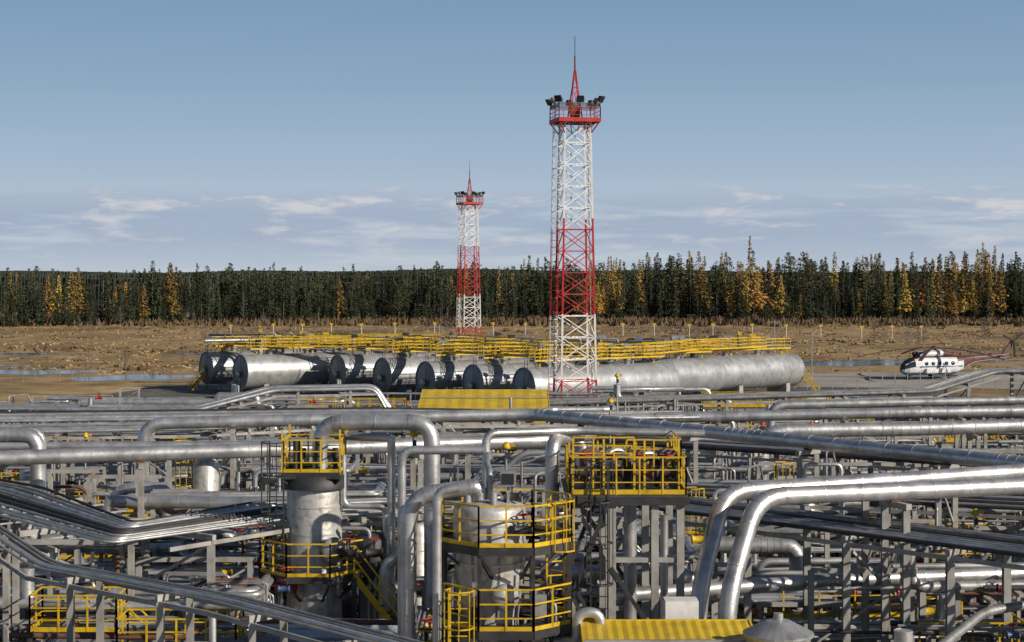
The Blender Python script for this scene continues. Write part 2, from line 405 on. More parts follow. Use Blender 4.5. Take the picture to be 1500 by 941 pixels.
# ---------------------------------------------------------------- pipe supports helpers
def rack(name, pts, pipes, post_sp=4.5, post_w=0.22, tray=False, pm='post', side=True):
    mb=MB(); P=[V(*p) for p in pts]
    def offs(o,dz):
        out=[]
        for i,p in enumerate(P):
            if i==0: d=P[1]-P[0]
            elif i==len(P)-1: d=P[-1]-P[-2]
            else: d=nrm(V(*(P[i]-P[i-1])[:2],0))+nrm(V(*(P[i+1]-P[i])[:2],0))
            d=nrm(V(d[0],d[1],0)); out.append(p+V(-d[1],d[0],0)*o+V(0,0,dz))
        return out
    W=max(abs(o) for o,_,_,_ in pipes)*2+.5
    for o,r,m,dz in pipes:
        mb.tube(offs(o,r+dz),r,m,12 if r>.15 else 7,bend=max(r*3,.6),collar=1.2 if r>.15 else 0)
    for a,b in zip(P[:-1],P[1:]):
        d=b-a; l=np.linalg.norm(d[:2]); 
        if l<1.5: continue
        t=nrm(V(d[0],d[1],0)); sd=V(-t[1],t[0],0); n=max(1,round(l/post_sp))
        for i in range(n):
            p=a+d*(i+.5)/n
            mb.bar(p-sd*W/2-V(0,0,.1),p+sd*W/2-V(0,0,.1),post_w*.7,pm,.18)
            e=[-1,1] if W>1.0 else [0]
            for s_ in e:
                q=p+sd*s_*(W/2-.15)
                mb.post(q[0],q[1],0,p[2]-.2,post_w,pm)
            if W>1.4 and i%2==0:
                mb.bar(p-sd*(W/2-.15)+V(0,0,-.3),p+sd*(W/2-.15)-V(0,0,min(2.5,p[2]-.3)),.08,pm)
        if side:
            for s_ in(-1,1):
                o=sd*s_*(W/2-.1); mb.bar(a+o-V(0,0,.26),b+o-V(0,0,.26),.08,pm,.13)
        if tray:
            n=int(l/1.4)
            for i in range(n):
                p=a+d*(i+.5)/n; mb.bar(p-sd*W/2-V(0,0,.03),p+sd*W/2-V(0,0,.03),.05,'galv')
    return mb.build(name)
def bundle(n,sp,r,mats,dz=0,jit=0.3):
    return [((i-(n-1)/2)*sp+R.uniform(-.06,.06), r*(1+R.uniform(-jit,jit)), R.choice(mats), dz) for i in range(n)]
TH=['alu','alu_dull','alu','alu_old','galv','dark_steel']

rack('pipe_rack',[(-48,121,4.6),(-22,119,4.5),(-17,121,5.75),(-9.8,122,5.8),(-8.8,122,4.2)],bundle(8,.5,.11,['alu','alu','galv']),tray=True)
rack('pipe_rack',[(0.5,127,4.3),(31,128,5.2),(36,129,6.6),(50,129,6.8)],bundle(8,.5,.12,['alu','alu','galv','alu_old']))
rack('pipe_rack',[(-3,112,4.6),(12,113,4.4),(46,116,4.6)],bundle(5,.7,.2,['alu','alu_dull']))
def bigline(name, pts, r=.29, m='alu', sup=6, z0=0, collar=1.2):
    mb=MB(); mb.tube([V(*p) for p in pts],r,m,18,bend=r*3.4,collar=collar)
    for a,b in zip(pts[:-1],pts[1:]):
        a=V(*a); b=V(*b); d=b-a; l=np.linalg.norm(d)
        if abs(d[2])>l*.4 or l<3: continue
        n=max(1,int(l/sup)); t=nrm(V(d[0],d[1],0)); sd=V(-t[1],t[0],0)
        for i in range(n):
            p=a+d*(i+.5)/n
            mb.bar(p-sd*.7-V(0,0,r+.13),p+sd*.7-V(0,0,r+.13),.2,'post',.18)
            mb.box((p[0],p[1],p[2]-r-.01),(.3,.3,.1),'rust')
            for s_ in(-1,1):
                q=p+sd*s_*.55; mb.post(q[0],q[1],z0,p[2]-r-.24,.2)
            mb.bar(p-sd*.55-V(0,0,r+.5),p+sd*.55-V(0,0,r+2.5),.07,'post')
    return mb.build(name)
N='insulated_pipeline'
bigline(N,[(-30,62,6.95),(-19.5,65,7),(-9.5,68,7),(1.7,72,7),(3.0,72.5,7),(3.0,72.5,2)],.29)
bigline(N,[(-17.3,80,2),(-17.3,80,7.0),(-9,81,7.1),(1.0,83,7.2),(10,73,7.1),(18.9,63,7.0),(28,53,6.9)],.29)
bigline(N,[(6.0,48.4,0.5),(6.15,48.7,4.8),(7.2,50.2,7.45),(16.2,54,7.3),(28,59.5,7.3)],.27)
bigline(N,[(5.3,49.4,0.5),(5.45,49.7,4.8),(6.4,51.4,7.45),(16.5,56,7.5),(28,61.5,7.5)],.26)
bigline(N,[(12.6,86,2),(12.6,86,6.1),(20,87,6.1),(42,90,6.5)],.36)
bigline(N,[(8,95,6.0),(22,95,6.3),(46,97,6.5)],.3)
bigline(N,[(15,99,1),(15,99,6.4),(46,102,6.8)],.25,'alu_dull')
bigline(N,[(-35,66,7.6),(-20.2,68,7.6),(-18.9,68,7.6),(-18.9,68,2)],.3)
bigline(N,[(-34,70,7.4),(-20.5,71,7.4),(-19.6,71,7.4),(-19.6,71,2)],.22)
bigline(N,[(-16.4,70,3),(-16.4,70,5.2),(-14.2,70,5.2),(-14.2,70,4.4),(-12,70,4.4)],.28)
bigline(N,[(4,61,4.4),(9,61,4.3),(10.2,61,4.3),(10.2,61,1)],.3,'alu_dull')
bigline(N,[(3,52,4.2),(10,54,4.3),(17,56,4.2)],.22)
bigline(N,[(9,43,3.2),(13,47,4.7),(19,50,5.0)],.13,'alu_old')
bigline(N,[(-34,75,6.4),(-6,77,6.3),(2,77.5,6.3)],.2)

rack('cable_rack',[(-27,67,6.6),(-18.5,60.5,6.2),(-12.3,53.8,5.8),(-8,59.3,5.8),(-3.1,60.5,5.8)],bundle(11,.42,.065,['alu','alu_dull','galv','dark_steel','alu_old']),post_sp=4,tray=True)
rack('cable_rack',[(-18,54,6.9),(-13.6,49.6,5.5),(-7.5,44.5,5.5),(-2.2,39.5,5.3),(0,37.5,5.2)],bundle(5,.2,.05,['alu','alu_dull','galv','alu_old']),post_sp=4.4,post_w=.18)
rack('cable_rack',[(4.5,59.5,6.1),(10,54,6.1),(15,49,6.1),(20,44,6.1)],bundle(9,.38,.065,['galv','alu','alu_old','dark_steel']),post_sp=4,tray=True)
rack('pipe_rack',[(-30,86,6.0),(-16,88,6.1),(-10,92,6.1),(10,96,6.0)],bundle(7,.55,.1,TH))
rack('pipe_rack',[(-34,100,5.4),(-8,104,5.4),(5,106,5.0)],bundle(6,.8,.16,TH))
rack('pipe_rack',[(2,88,5.6),(14,80,5.6),(26,72,5.6),(36,66,5.6)],bundle(6,.5,.1,TH))
rack('pipe_rack',[(3,72,5.0),(14,69,5.0),(28,63,5.0)],bundle(7,.5,.09,TH))

# ---------------------------------------------------------------- process piping
def process_block(name, y0,y1,x0,x1,nruns,seed,zmin=1.0,zmax=5.0,vert=10,rscale=1.0,hmax=6.2):
    q=random.Random(seed); mb=MB()
    for _ in range(nruns):
        y=q.uniform(y0,y1); xa=q.uniform(x0,x1-4); L=q.uniform(5,22); xb=min(x1,xa+L)
        z=q.choice([1.0,1.6,2.4,3.0,3.6,4.2,4.8]); z=min(max(z+q.uniform(-.2,.2),zmin),zmax)
        r=q.choice([.05,.06,.07,.08,.1,.11,.14,.18,.25])*rscale; m=q.choice(['alu','alu','alu_dull','alu_old','alu','galv','alu_dull','rust','dark_steel'] if r<.14 else ['alu','alu_dull','alu'])
        sl=q.uniform(-.12,.12); pts=[]
        st=q.random()
        if st<.55: pts.append(V(xa,y,q.choice([0.3,.3,z+1.2])))
        pts.append(V(xa,y,z)); x=xa
        while x<xb-4:
            x+=q.uniform(3,7); yy=y+(x-xa)*sl
            if x>=xb-1: break
            k=q.random()
            if k<.35:
                dz=q.choice([-.9,.9]); z2=min(max(z+dz,.6),zmax+.5)
                pts+= [V(x,yy,z),V(x+q.choice([0,.8]),yy,z2)]; z=z2
            elif k<.55:
                dy=q.choice([-1.5,1.5]); pts+=[V(x,yy,z),V(x+.1,yy+dy,z)]; y+=dy
        yy=y+(xb-xa)*sl
        pts.append(V(xb,yy,z))
        if q.random()<.6: pts.append(V(xb,yy,.3))
        elif q.random()<.5: pts+= [V(xb,yy+q.uniform(3,7),z)]
        mb.tube(pts,r,m,12 if r>.14 else 7,collar=1.2 if r>.14 else 0)
        twin=q.random()
        if twin<.4:
            for e in range(q.choice([1,2,3,4])):
                mb.tube([p+V(.15*(e+1),-.35*(e+1),0) for p in pts],max(.035,r*.6),q.choice(['alu','alu_dull','alu_old']),7)
        for i in range(int((xb-xa)/3.4)+1):
            xs=xa+1+i*3.4
            if xs>xb: break
            zz=min(p[2] for p in pts[1:-1]) if len(pts)>2 else z
            if zz<.6: continue
            w=q.choice([.1,.14,.16]); ys=pts[1][1]+(xs-xa)*sl
            mb.post(xs,ys,0,zz-r-.1,w)
            mb.box((xs,ys,zz-r-.05),(.2,.9,.1),'post')
        for _k in range(2):
          if q.random()<.55:
            p=q.choice(pts); mb.valve((p[0]+.6,p[1],p[2]),max(.6,min(1.1,r*5)),q.choice(['yellow','yellow','dark_steel','dark_steel','blue','red']))
        if q.random()<.35:
            p=q.choice(pts); s_=q.uniform(.4,.9); mb.box((p[0]+1.2,p[1]-.5,s_*.9),(s_,s_*.6,s_*1.8),q.choice(['galv','dark_steel','post','tank_end']))
        if q.random()<.16 and y1<125:
            p=pts[0]; mb.rail([(p[0],p[1]-1.2,z*.5),(p[0]+3.2,p[1]-1.2,z*.5),(p[0]+3.2,p[1]+.3,z*.5)],sp=.8,t=.05)
            mb.box((p[0]+1.6,p[1]-.45,z*.5-.06),(3.2,1.5,.06),'grating')
            for e in(0,3.2): mb.bar((p[0]+e,p[1]-1.2,0),(p[0]+e,p[1]-1.2,z*.5),.1,'dark_steel')
    for _ in range(vert):
        x=q.uniform(x0,x1); y=q.uniform(y0,y1); h=q.uniform(2.5,hmax); k=q.random()
        if k<.68:
            mb.post(x,y,0,h,.17); w_=q.uniform(2,4); mb.bar((x,y,h),(x+w_,y,h),.15,'post'); mb.post(x+w_-.2,y,0,h-.08,.17)
            if k<.25: mb.bar((x,y,h*.5),(x+w_-.2,y,h*.95),.07,'post')
        elif k<.97:
            r=q.choice([.04,.05,.07,.1]); dn=q.uniform(1,h-.5); mb.tube([V(x,y,.3),V(x,y,h),V(x+q.uniform(.5,1.2),y+q.uniform(1,3),h),V(x+1.6,y+3,h-dn)],r,q.choice(['alu','alu_dull','alu_old']),8)
        else:
            mb.bar((x,y,0),(x,y,h+.6),.07,'galv'); mb.beacon((x,y,h+.4),.3)
    return mb.build(name)
process_block('process_piping',52,60,-19,-8,42,11,zmax=3.8,vert=8)
process_block('process_piping',58,70,-24,-4,46,12,zmax=4.6,vert=16)
process_block('process_piping',55,70,-4,6,40,13,zmax=5.0,vert=12)
process_block('process_piping',52,66,5,22,50,14,zmax=4.4,vert=16)
process_block('process_piping',66,80,4,28,48,15,zmax=5.0,vert=24)
process_block('process_piping',70,84,-28,4,60,16,zmax=5.2,vert=34)
process_block('process_piping',84,100,-34,36,90,17,zmax=5.2,vert=50,hmax=5.6)
process_block('process_piping',100,120,-40,46,90,18,zmax=4.6,vert=46,hmax=5.2)
process_block('process_piping',120,150,-48,52,80,19,zmax=3.6,vert=34,rscale=1.2,hmax=4.2)
process_block('process_piping',150,172,-50,-14,14,22,zmax=1.8,vert=3,rscale=1.2,hmax=3)
process_block('process_piping',44,52,4,18,38,20,zmax=3.4,vert=3,hmax=4)
process_block('process_piping',44,52,-15,-3,42,21,zmax=3.6,vert=4,hmax=4)

# ---------------------------------------------------------------- left column
mb=MB(); cx,cy=-6.6,57
mb.revolve([(1.0,0.2),(.95,1.2),(.92,1.3),(.92,6.9),(.85,7.2),(.6,7.42),(.25,7.5),(.01,7.5)],(cx,cy,0),(0,0,1),'cladding',32)
for z in(1.3,2.3,3.3,4.4,5.4,6.3): mb.ring(V(cx,cy,z),V(0,0,1),.935,.06,'cladding',32)
mb.revolve([(.3,0),(.3,-.5),(.42,-.5),(.42,-.6),(.01,-.6)],(cx+.5,cy-.8,5.0),(-.5,.85,0),'alu_dull',14)
mb.box((cx+.1,cy-.95,4.9),(.35,.06,.25),'white')
mb.revolve([(1.12,6.9),(1.12,7.36),(.9,7.37)],(cx,cy,0),(0,0,1),'dark_steel',20)
mb.platform(cx,cy,7.45,1.35,n=4,inner=.3)
mb.platform(cx,cy,4.15,1.85,n=8,inner=.95)
for s_ in(-1,1):
    for e in(-1,1): mb.bar((cx+s_*1.45,cy+e*1.3,0),(cx+s_*1.45,cy+e*1.3,4.1),.14,'dark_steel')
mb.ladder((cx-1.15,cy-.8,4.2),(cx-1.15,cy-.8,8.5),out=(-.3,-1,0),m='dark_steel')
for k in range(5):
    a=k*1.25; mb.tube([V(cx+.7*math.cos(a),cy+.7*math.sin(a),7.4),V(cx+.7*math.cos(a),cy+.7*math.sin(a),8.2+.1*k)],.09,'dark_steel',8); mb.box((cx+.6*math.cos(a),cy+.6*math.sin(a),8.0),(.3,.25,.3),'dark_steel')
for s_ in(-1,1):
    for e in(-1,1): mb.bar((cx+s_*.95,cy+e*.95,7.4),(cx+s_*.95,cy+e*.95,8.9),.06,'yellow')
mb.stair((cx+4.0,cy-1.2,1.0),(cx+1.5,cy-.9,4.15)); 
mb.stair((cx+2.0,cy-2.2,0.2),(cx+4.2,cy-2.0,2.2))
mb.tube([V(cx+.2,cy,7.3),V(cx+.2,cy,9.05),V(cx+3.95,cy-.4,9.1),V(cx+3.95,cy-.4,3.0)],.27,'alu',20,bend=.75,collar=1.1)
mb.tube([V(cx+1.0,cy-.3,8.0),V(cx+1.0,cy-.3,6.3),V(cx+2.4,cy-.3,6.3),V(cx+2.4,cy-.3,1)],.1,'alu',10)
mb.tube([V(cx+2.55,cy+.3,8.5),V(cx+2.55,cy+.3,1)],.14,'alu',12,collar=1.0)
mb.tube([V(cx+.6,cy+1.2,8.5),V(cx+2.55,cy+.3,8.5)],.14,'alu',12)
for k in(0,.8): mb.valve((cx+1.3+k,cy-1.3,4.9),.9,'dark_steel')
mb.revolve([(.01,-.6),(.4,-.55),(.55,-.3),(.55,.8),(.4,1.0),(.01,1.05)],(cx+1.9,cy-.3,4.4),(0,0,1),'dark_steel',16)
for k in range(3): mb.tube([V(cx+1.0,cy-.6+.2*k,5.6-.5*k),V(cx+1.9+.2*k,cy-.7,5.6-.5*k),V(cx+1.9+.2*k,cy-.7,1)],.07,'galv',8)
mb.beacon((-3.3,57,8.0),.6)
mb.tube([V(cx+2.9,cy-.8,5.2),V(cx+2.9,cy-.8,4.8),V(cx+2.4,cy-.8,4.4),V(cx+2.4,cy-.8,1)],.2,'alu',12)
mb.build('process_column')

# ---------------------------------------------------------------- central vessel
mb=MB(); vx,vy=-.6,45.6
mb.revolve([(1.1,0),(1.1,3.0),(.78,3.3),(.78,4.9),(.95,6.3),(.97,6.9),(.97,7.72),(.93,7.84),(.6,7.95),(.3,8.0),(.01,8.0)],(vx,vy,0),(0,0,1),'cladding',36)
for z in(3.9,4.4): mb.ring(V(vx,vy,z),V(0,0,1),.8,.06,'cladding',36)
for z in(6.35,6.9,7.4): mb.ring(V(vx,vy,z),V(0,0,1),.985,.06,'cladding',36)
for i in range(8):
    a=i*math.pi/4+.3; mb.bar((vx+.99*math.cos(a),vy+.99*math.sin(a),6.8),(vx+.82*math.cos(a),vy+.82*math.sin(a),4.9),.05,'galv')
mb.platform(vx+.45,vy,6.93,1.85,n=8,inner=.98)
mb.platform(vx+.45,vy,4.78,1.85,n=8,inner=.8)
for i in range(8):
    a=math.pi/8+i*math.pi/4; mb.bar((vx+.45+1.8*math.cos(a),vy+1.8*math.sin(a),0),(vx+.45+1.8*math.cos(a),vy+1.8*math.sin(a),6.85),.11,'dark_steel')
mb.ladder((vx+1.75,vy-.7,4.8),(vx+1.75,vy-.7,8.1),out=(.4,-1,0))
mb.ladder((vx-.75,vy-1.55,2.0),(vx-.75,vy-1.55,5.9),out=(0,-1,0))
mb.tube([V(vx,vy,7.9),V(vx,vy,8.75),V(vx-.1,vy+1.5,8.75),V(vx-.1,vy+4,8.75)],.09,'alu_dull',12)
mb.tube([V(vx-.3,vy+.1,7.9),V(vx-.3,vy-.1,8.35),V(vx-2.15,vy-.3,8.1),V(vx-2.15,vy-.3,3.5),V(vx-2.15,vy-.3,0)],.22,'alu',18,bend=.7,collar=.9)
mb.tube([V(vx-.8,vy-1.2,8.45),V(vx-1.35,vy-1.2,8.35),V(vx-1.35,vy-1.2,0)],.12,'alu',14,bend=.4,collar=1.0)
mb.tube([V(vx-.2,vy+2.4,9.05),V(vx-2.5,vy+2.4,9.05),V(vx-2.5,vy+2.4,0)],.12,'alu',12,bend=.35,collar=1.0)
mb.valve((vx+.6,vy-.3,8.1),.7,'dark_steel'); mb.valve((vx+.9,vy-.9,7.3),.8,'dark_steel')
mb.box((vx+.5,vy-.4,8.6),(.42,.35,.4),'galv'); mb.box((vx+.5,vy-.59,8.6),(.3,.04,.28),'glass'); mb.bar((vx+.5,vy-.4,7.9),(vx+.5,vy-.4,8.4),.08,'galv')
for k in range(4):
    a=k*1.5+.4; mb.tube([V(vx+.6*math.cos(a),vy+.6*math.sin(a),7.9),V(vx+.6*math.cos(a),vy+.6*math.sin(a),8.25)],.1,'galv',10)
mb.revolve([(.26,0),(.26,.4),(.36,.4),(.36,.5),(.01,.5)],(vx+.3,vy-.85,5.6),(.3,-1,0),'alu_dull',14)
mb.tube([V(vx+.9,vy-.4,4.4),V(vx+2.3,vy-1.2,4.4),V(vx+2.3,vy-1.2,5.2),V(vx+2.9,vy-1.2,5.2),V(vx+2.9,vy-1.2,4.2)],.14,'alu',12,bend=.3)
for k in range(4): mb.tube([V(vx+.8,vy-.7+.1*k,6.1-.35*k),V(vx+1.5+.12*k,vy-1.1+.1*k,6.1-.35*k),V(vx+1.5+.12*k,vy-1.1+.1*k,3)],.045,R.choice(['galv','dark_steel']),8)
mb.box((vx+1.3,vy-1.25,5.4),(.4,.2,.55),'galv'); mb.box((vx-.3,vy-1.5,5.2),(.3,.2,.4),'dark_steel')
mb.build('separator_vessel')

# ---------------------------------------------------------------- steel structure with yellow cage
mb=MB(); x0,x1,y0,y1=1.7,5.0,50,54
for x,w in((2.9,.3),(4.2,.22),(4.95,.22)):
    for y in(y0+.2,y1-.2): mb.post(x,y,0,7.25,w)
for y in(y0,y1):
    mb.bar((x0,y,7.35),(x1+.2,y,7.35),.2,'dark_steel',.22)
    for z in(5.6,3.4): mb.bar((2.9,y+.2,z),(5,y+.2,z),.14,'post')
    mb.bar((2.9,y+.1,5.6),(1.8,y+.1,7.2),.14,'post'); mb.bar((2.9,y+.05,5.4),(4.2,y+.05,3.4),.12,'dark_steel'); mb.bar((4.95,y,1.0),(2.9,y,3.4),.14,'post')
    mb.bar((1.2,y-.2,3.2),(2.75,y-.2,7.2),.12,'dark_steel'); mb.bar((2.8,y-.3,2.6),(1.6,y-.3,4.9),.1,'dark_steel')
for x in(x0,2.9,4.2,x1): mb.bar((x,y0,7.36),(x,y1,7.36),.14,'dark_steel',.2)
mb.box(((x0+x1)/2,(y0+y1)/2,7.5),(x1-x0+.3,y1-y0+.2,.06),'grating')
sq=[(x0,y0,7.54),(x1+.1,y0,7.54),(x1+.1,y1,7.54),(x0,y1,7.54)]
mb.rail(sq,closed=True,sp=.7,t=.04)
mb.rail([(x0+.1,y0+.2,8.5),(x0+1.9,y0+.2,8.5)],h=.7,sp=.6,toe=False,t=.04)
for x in(x0+.1,x0+1.0,x0+1.9,3.9,4.9):
    for y in(y0+.2,y1-.3): mb.bar((x,y,7.5),(x,y,9.15),.06,'yellow')
mb.rail([(3.4,y0+.5,8.3),(5,y0+.5,8.3),(5,y1-.5,8.3)],h=.8,sp=.8,toe=False,t=.035)
for x in(2.2,3.0,3.9,4.6):
    for yy in(51.2,52.2,53.2):
        mb.tube([V(x,yy,7.6),V(x,yy,8.5),V(x+.5,yy+.3,8.5),V(x+.5,yy+.3,7.6)],.1,R.choice(['alu','rust','dark_steel','dark_steel']),10)
    mb.valve((x,51.0,8.1),1.0,R.choice(['rust','dark_steel']))
mb.ladder((2.55,y0-.1,3.0),(2.55,y0-.1,8.6),out=(0,-1,0),m='dark_steel')
mb.tube([V(-.8,52.5,7.0),V(-.8,52.5,9.1),V(2,53.5,9.1),V(6,53.5,9.0)],.13,'alu',12,bend=.35,collar=1.2)
mb.tube([V(2.6,54.6,8.9),V(1.4,53.4,8.9),V(1.25,53,8.6),V(1.25,53,5)],.22,'alu',16,bend=.5,collar=1.0)
mb.tube([V(3.6,52,7.2),V(3.6,52,1)],.2,'alu_dull',14,collar=1.0)
mb.tube([V(4.55,51,6.8),V(4.55,51,1)],.12,'alu',14,collar=1.0)
mb.build('valve_platform')
for x,y,h in((6.15,100,8.0),(-.2,57,8.2),(4.6,80,8.0),(-21,84,6)):
    mb=MB(); mb.tube([V(x,y,0),V(x,y,h)],.05,'galv',6); mb.beacon((x,y,h-.6),.6); mb.build('warning_beacon')

def hvessel(x,y,z,L,r,d=(1,0.05,0),m='cladding'):
    mb=MB(); a=nrm(V(*d)); c=V(x,y,z)
    mb.revolve([(.01,-r*.5),(r*.5,-r*.42),(r*.86,-r*.2),(r,0),(r,L),(r*.86,L+r*.2),(r*.5,L+r*.42),(.01,L+r*.5)],c,a,m,24)
    k=.8
    while k<L: mb.ring(c+a*k,a,r*1.015,.05,m,24); k+=1.2
    for k in(L*.2,L*.8): p=c+a*k; mb.box((p[0],p[1],(z-r*.6)/2),(.4,r*1.6,z-r*.6),'concrete')
    for k in(L*.3,L*.6): 
        p=c+a*k+V(0,0,r*.95); mb.tube([p,p+V(0,0,.8),p+V(1.2,0,.8)],.09,'alu',8); mb.valve(p+V(.5,0,.8),.8,'red')
    mb.rail([c+V(0,-r*.7,r),c+a*L+V(0,-r*.7,r)],sp=1.2)
    mb.build('horizontal_vessel')
hvessel(-19,66,2.4,8,.65); hvessel(-11,61,2.3,4,.5); hvessel(9,57,2.0,6,.6); hvessel(-2,64,2.4,5,.7); hvessel(14,62,2.2,6,.6); hvessel(-26,92,3,9,1.1,m='tank_alu'); hvessel(12,104,3,10,1.1,m='tank_alu')
for x,y,r,h in((-12.6,63,.5,4.2),(-3.4,62,.4,5.0),(7.6,64,.45,5.2),(12,70,.5,5.5),(-14,78,.6,5.6),(20,76,.5,5.2)):
    mb=MB(); mb.revolve([(r*1.1,0),(r*1.1,.6),(r,.7),(r,h-.3),(r*.7,h),(.01,h+.1)],(x,y,0),(0,0,1),'cladding',20)
    for k in range(1,int(h)): mb.ring(V(x,y,k),V(0,0,1),r*1.02,.05,'cladding',20)
    mb.tube([V(x,y,h),V(x,y,h+.7),V(x+1.5,y,h+.7),V(x+1.5,y,1)],.08,'alu',8); mb.ladder((x-r-.1,y,0.3),(x-r-.1,y,h+.8),out=(-1,-.6,0))
    mb.build('vertical_vessel')

def access(x,y,z,w,d,name='access_platform'):
    mb=MB(); mb.box((x,y,z),(w,d,.06),'grating')
    sq=[(x-w/2,y-d/2,z+.04),(x+w/2,y-d/2,z+.04),(x+w/2,y+d/2,z+.04),(x-w/2,y+d/2,z+.04)]
    mb.rail(sq,closed=True,sp=.9)
    for p in sq: mb.bar((p[0],p[1],0),(p[0],p[1],z),.12,'dark_steel')
    mb.stair((x+w/2+z*1.0,y,0.05),(x+w/2,y,z))
    mb.build(name)
for a in((-10.6,54,1.6,3,1.6),(-15.5,56,2.2,3,1.5),(-9.6,49.5,3.0,3.4,1.4),(-13.2,52,3.2,2.6,1.4),(-13,66,3.2,4,1.4),(11.5,50,1.6,3,1.5),(-18,75,3.4,5,1.5),(9,70,3.2,4,1.5),(17,68,3.0,4,1.4),(-1.6,70,3.2,3,1.4),(-27,84,3.0,5,1.4),(22,90,3.2,6,1.5),(-9,98,3.4,5,1.4),(6,92,3.5,5,1.4),(28,110,3.2,6,1.5),(-30,108,3.0,6,1.5),(-12,128,3.5,8,1.5),(20,135,3.5,10,1.5)):
    access(*a)

# ---------------------------------------------------------------- yellow shelters & silo
def shelter(x0,x1,y0,y1,zl,zh,rib=.25,re=.02,name='yellow_roof_shelter'):
    mb=MB(); n=max(4,int((x1-x0)/rib))
    vs=[];fs=[]
    for i in range(n*2+1):
        x=x0+(x1-x0)*i/(n*2); e=re if i%2 else 0
        vs+= [(x,y0,zl+e),(x,y1,zh+e)]
    for i in range(n*2): fs.append((i*2,i*2+2,i*2+3,i*2+1))
    mb.add(vs,fs,'yellow_roof')
    mb.add([(x0,y0,zl-.05),(x1,y0,zl-.05),(x1,y1,zh-.05),(x0,y1,zh-.05)],[(3,2,1,0)],'yellow_roof')
    mb.bar((x0,y0,zl-.12),(x1,y0,zl-.12),.06,'yellow_roof',.3); mb.bar((x0,y1,zh-.12),(x1,y1,zh-.12),.06,'yellow_roof',.3)
    mb.bar((x0,y0,zl-.12),(x0,y1,zh-.12),.06,'yellow_roof',.3); mb.bar((x1,y0,zl-.12),(x1,y1,zh-.12),.06,'yellow_roof',.3)
    mb.box(((x0+x1)/2,(y0+y1)/2,(zl-.3)/2),(x1-x0-.5,y1-y0-.5,zl-.3),'yellow_roof' if rib>.5 else 'cladding')
    for k in range(3): 
        xx=x0+(x1-x0)*(k+.5)/3; mb.box((xx,y0+.22,(zl)*.55),(.9,.08,.9),'glass'); mb.box((xx,y0+.235,(zl)*.55),(1.05,.06,1.05),'white')
    mb.bar(((x0),(y0+y1)/2,(zl+zh)/2+.12),(x1,(y0+y1)/2,(zl+zh)/2+.12),.1,'galv',.06)
    mb.build(name)
shelter(1.8,6.2,40.6,44.6,4.5,4.95)
shelter(-6.5,2.6,118,124,4.7,5.6,.9,.03)
mb=MB(); sx,sy=6.6,42.3
mb.revolve([(.8,0),(.8,5.05),(.88,5.06),(.88,5.12),(.3,5.42),(.12,5.45),(.12,5.6),(.01,5.62)],(sx,sy,0),(0,0,1),'alu_dull',24,False)
mb.build('conical_roof_tank')
mb=MB(); mb.box((4.6,46.5,4.9),(.9,.7,.5),'white'); mb.box((4.6,46.5,2.3),(.6,.5,4.6),'post'); mb.build('control_cabinet')

# ---------------------------------------------------------------- helicopter
mb=MB(); yaw=math.radians(22); hx,hy=51.5,226
hd=V(math.cos(yaw),math.sin(yaw),0); hs=V(-hd[1],hd[0],0)
def H(s,t,z): return V(hx,hy,0)+hd*s+hs*t+V(0,0,z)
st=[(0,.15,1.35,.2),(.25,.6,1.45,.62),(.8,.95,1.6,.95),(1.6,1.15,1.75,1.15),(2.6,1.25,1.85,1.25),(8.2,1.25,1.85,1.25),(9.3,1.05,2.05,1.05),(10.3,.75,2.35,.75),(11.5,.5,2.6,.5),(16.6,.28,2.95,.3),(17.4,.2,3.1,.25)]
n=20
for (a,b) in zip(st[:-1],st[1:]):
    for j in range(n):
        vs=[]
        for q,jj in((a,j),(a,j+1),(b,j+1),(b,j)):
            an=2*math.pi*jj/n; c_,s_=math.cos(an),math.sin(an)
            f=(abs(c_)**.75)*(1 if c_>0 else -1); g=(abs(s_)**.75)*(1 if s_>0 else -1)
            vs.append(H(q[0],q[1]*f,q[2]+q[3]*g))
        an=2*math.pi*(j+.5)/n; up=math.sin(an)
        m='heli_white'
        if a[0]<1.6 and -.1<up<.97: m='glass'
        elif a[0]>=9.3 : m='heli_brown' if up>-.6 else 'heli_white'
        elif up>.85 or (a[0]>=8 and up>.2): m='heli_brown'
        elif up<-.55: m='blue'
        mb.add(vs,[(0,1,2,3)],m,True)
for t in(-.85,-.3,.3,.85): mb.bar(H(.3,t*.7,2.0),H(1.5,t*1.1,2.75-abs(t)*.25),.08,'heli_white')
for side in(-1,1):
    for k in range(5):
        mb.revolve([(.01,.05),(.26,.05),(.28,.0)],H(3.2+k*1.05,side*1.24,2.15),hs*side,'glass',12)
    mb.bar(H(3.0,side*1.42,1.2),H(6.8,side*1.42,1.2),.35,'heli_white',.6)
    mb.bar(H(2.2,side*1.27,1.75),H(9.0,side*1.2,1.75),.05,'blue',.16)
dg=[(2.1,.3,3.1,.15),(2.6,.75,3.3,.4),(4.2,.85,3.4,.5),(6.2,.8,3.45,.5),(7.6,.5,3.3,.35),(9,.15,3.0,.1)]
for a,b in zip(dg[:-1],dg[1:]):
    for j in range(12):
        vs=[H(q[0],q[1]*math.cos(2*math.pi*jj/12),q[2]+q[3]*math.sin(2*math.pi*jj/12)) for q,jj in((a,j),(a,j+1),(b,j+1),(b,j))]
        mb.add(vs,[(0,1,2,3)],'heli_brown' if (a[0]<2.6 or a[0]>6) else 'heli_white',True)
for side in(-1,1): mb.revolve([(.25,0),(.3,.15),(.3,.8)],H(2.2,side*.4,3.4),hd,'dark_steel',12)
mb.tube([H(5.3,0,3.7),H(5.3,0,4.35)],.16,'dark_steel',10); mb.revolve([(.01,.2),(.4,.1),(.45,-.1),(.01,-.2)],H(5.3,0,4.25),(0,0,1),'dark_steel',12)
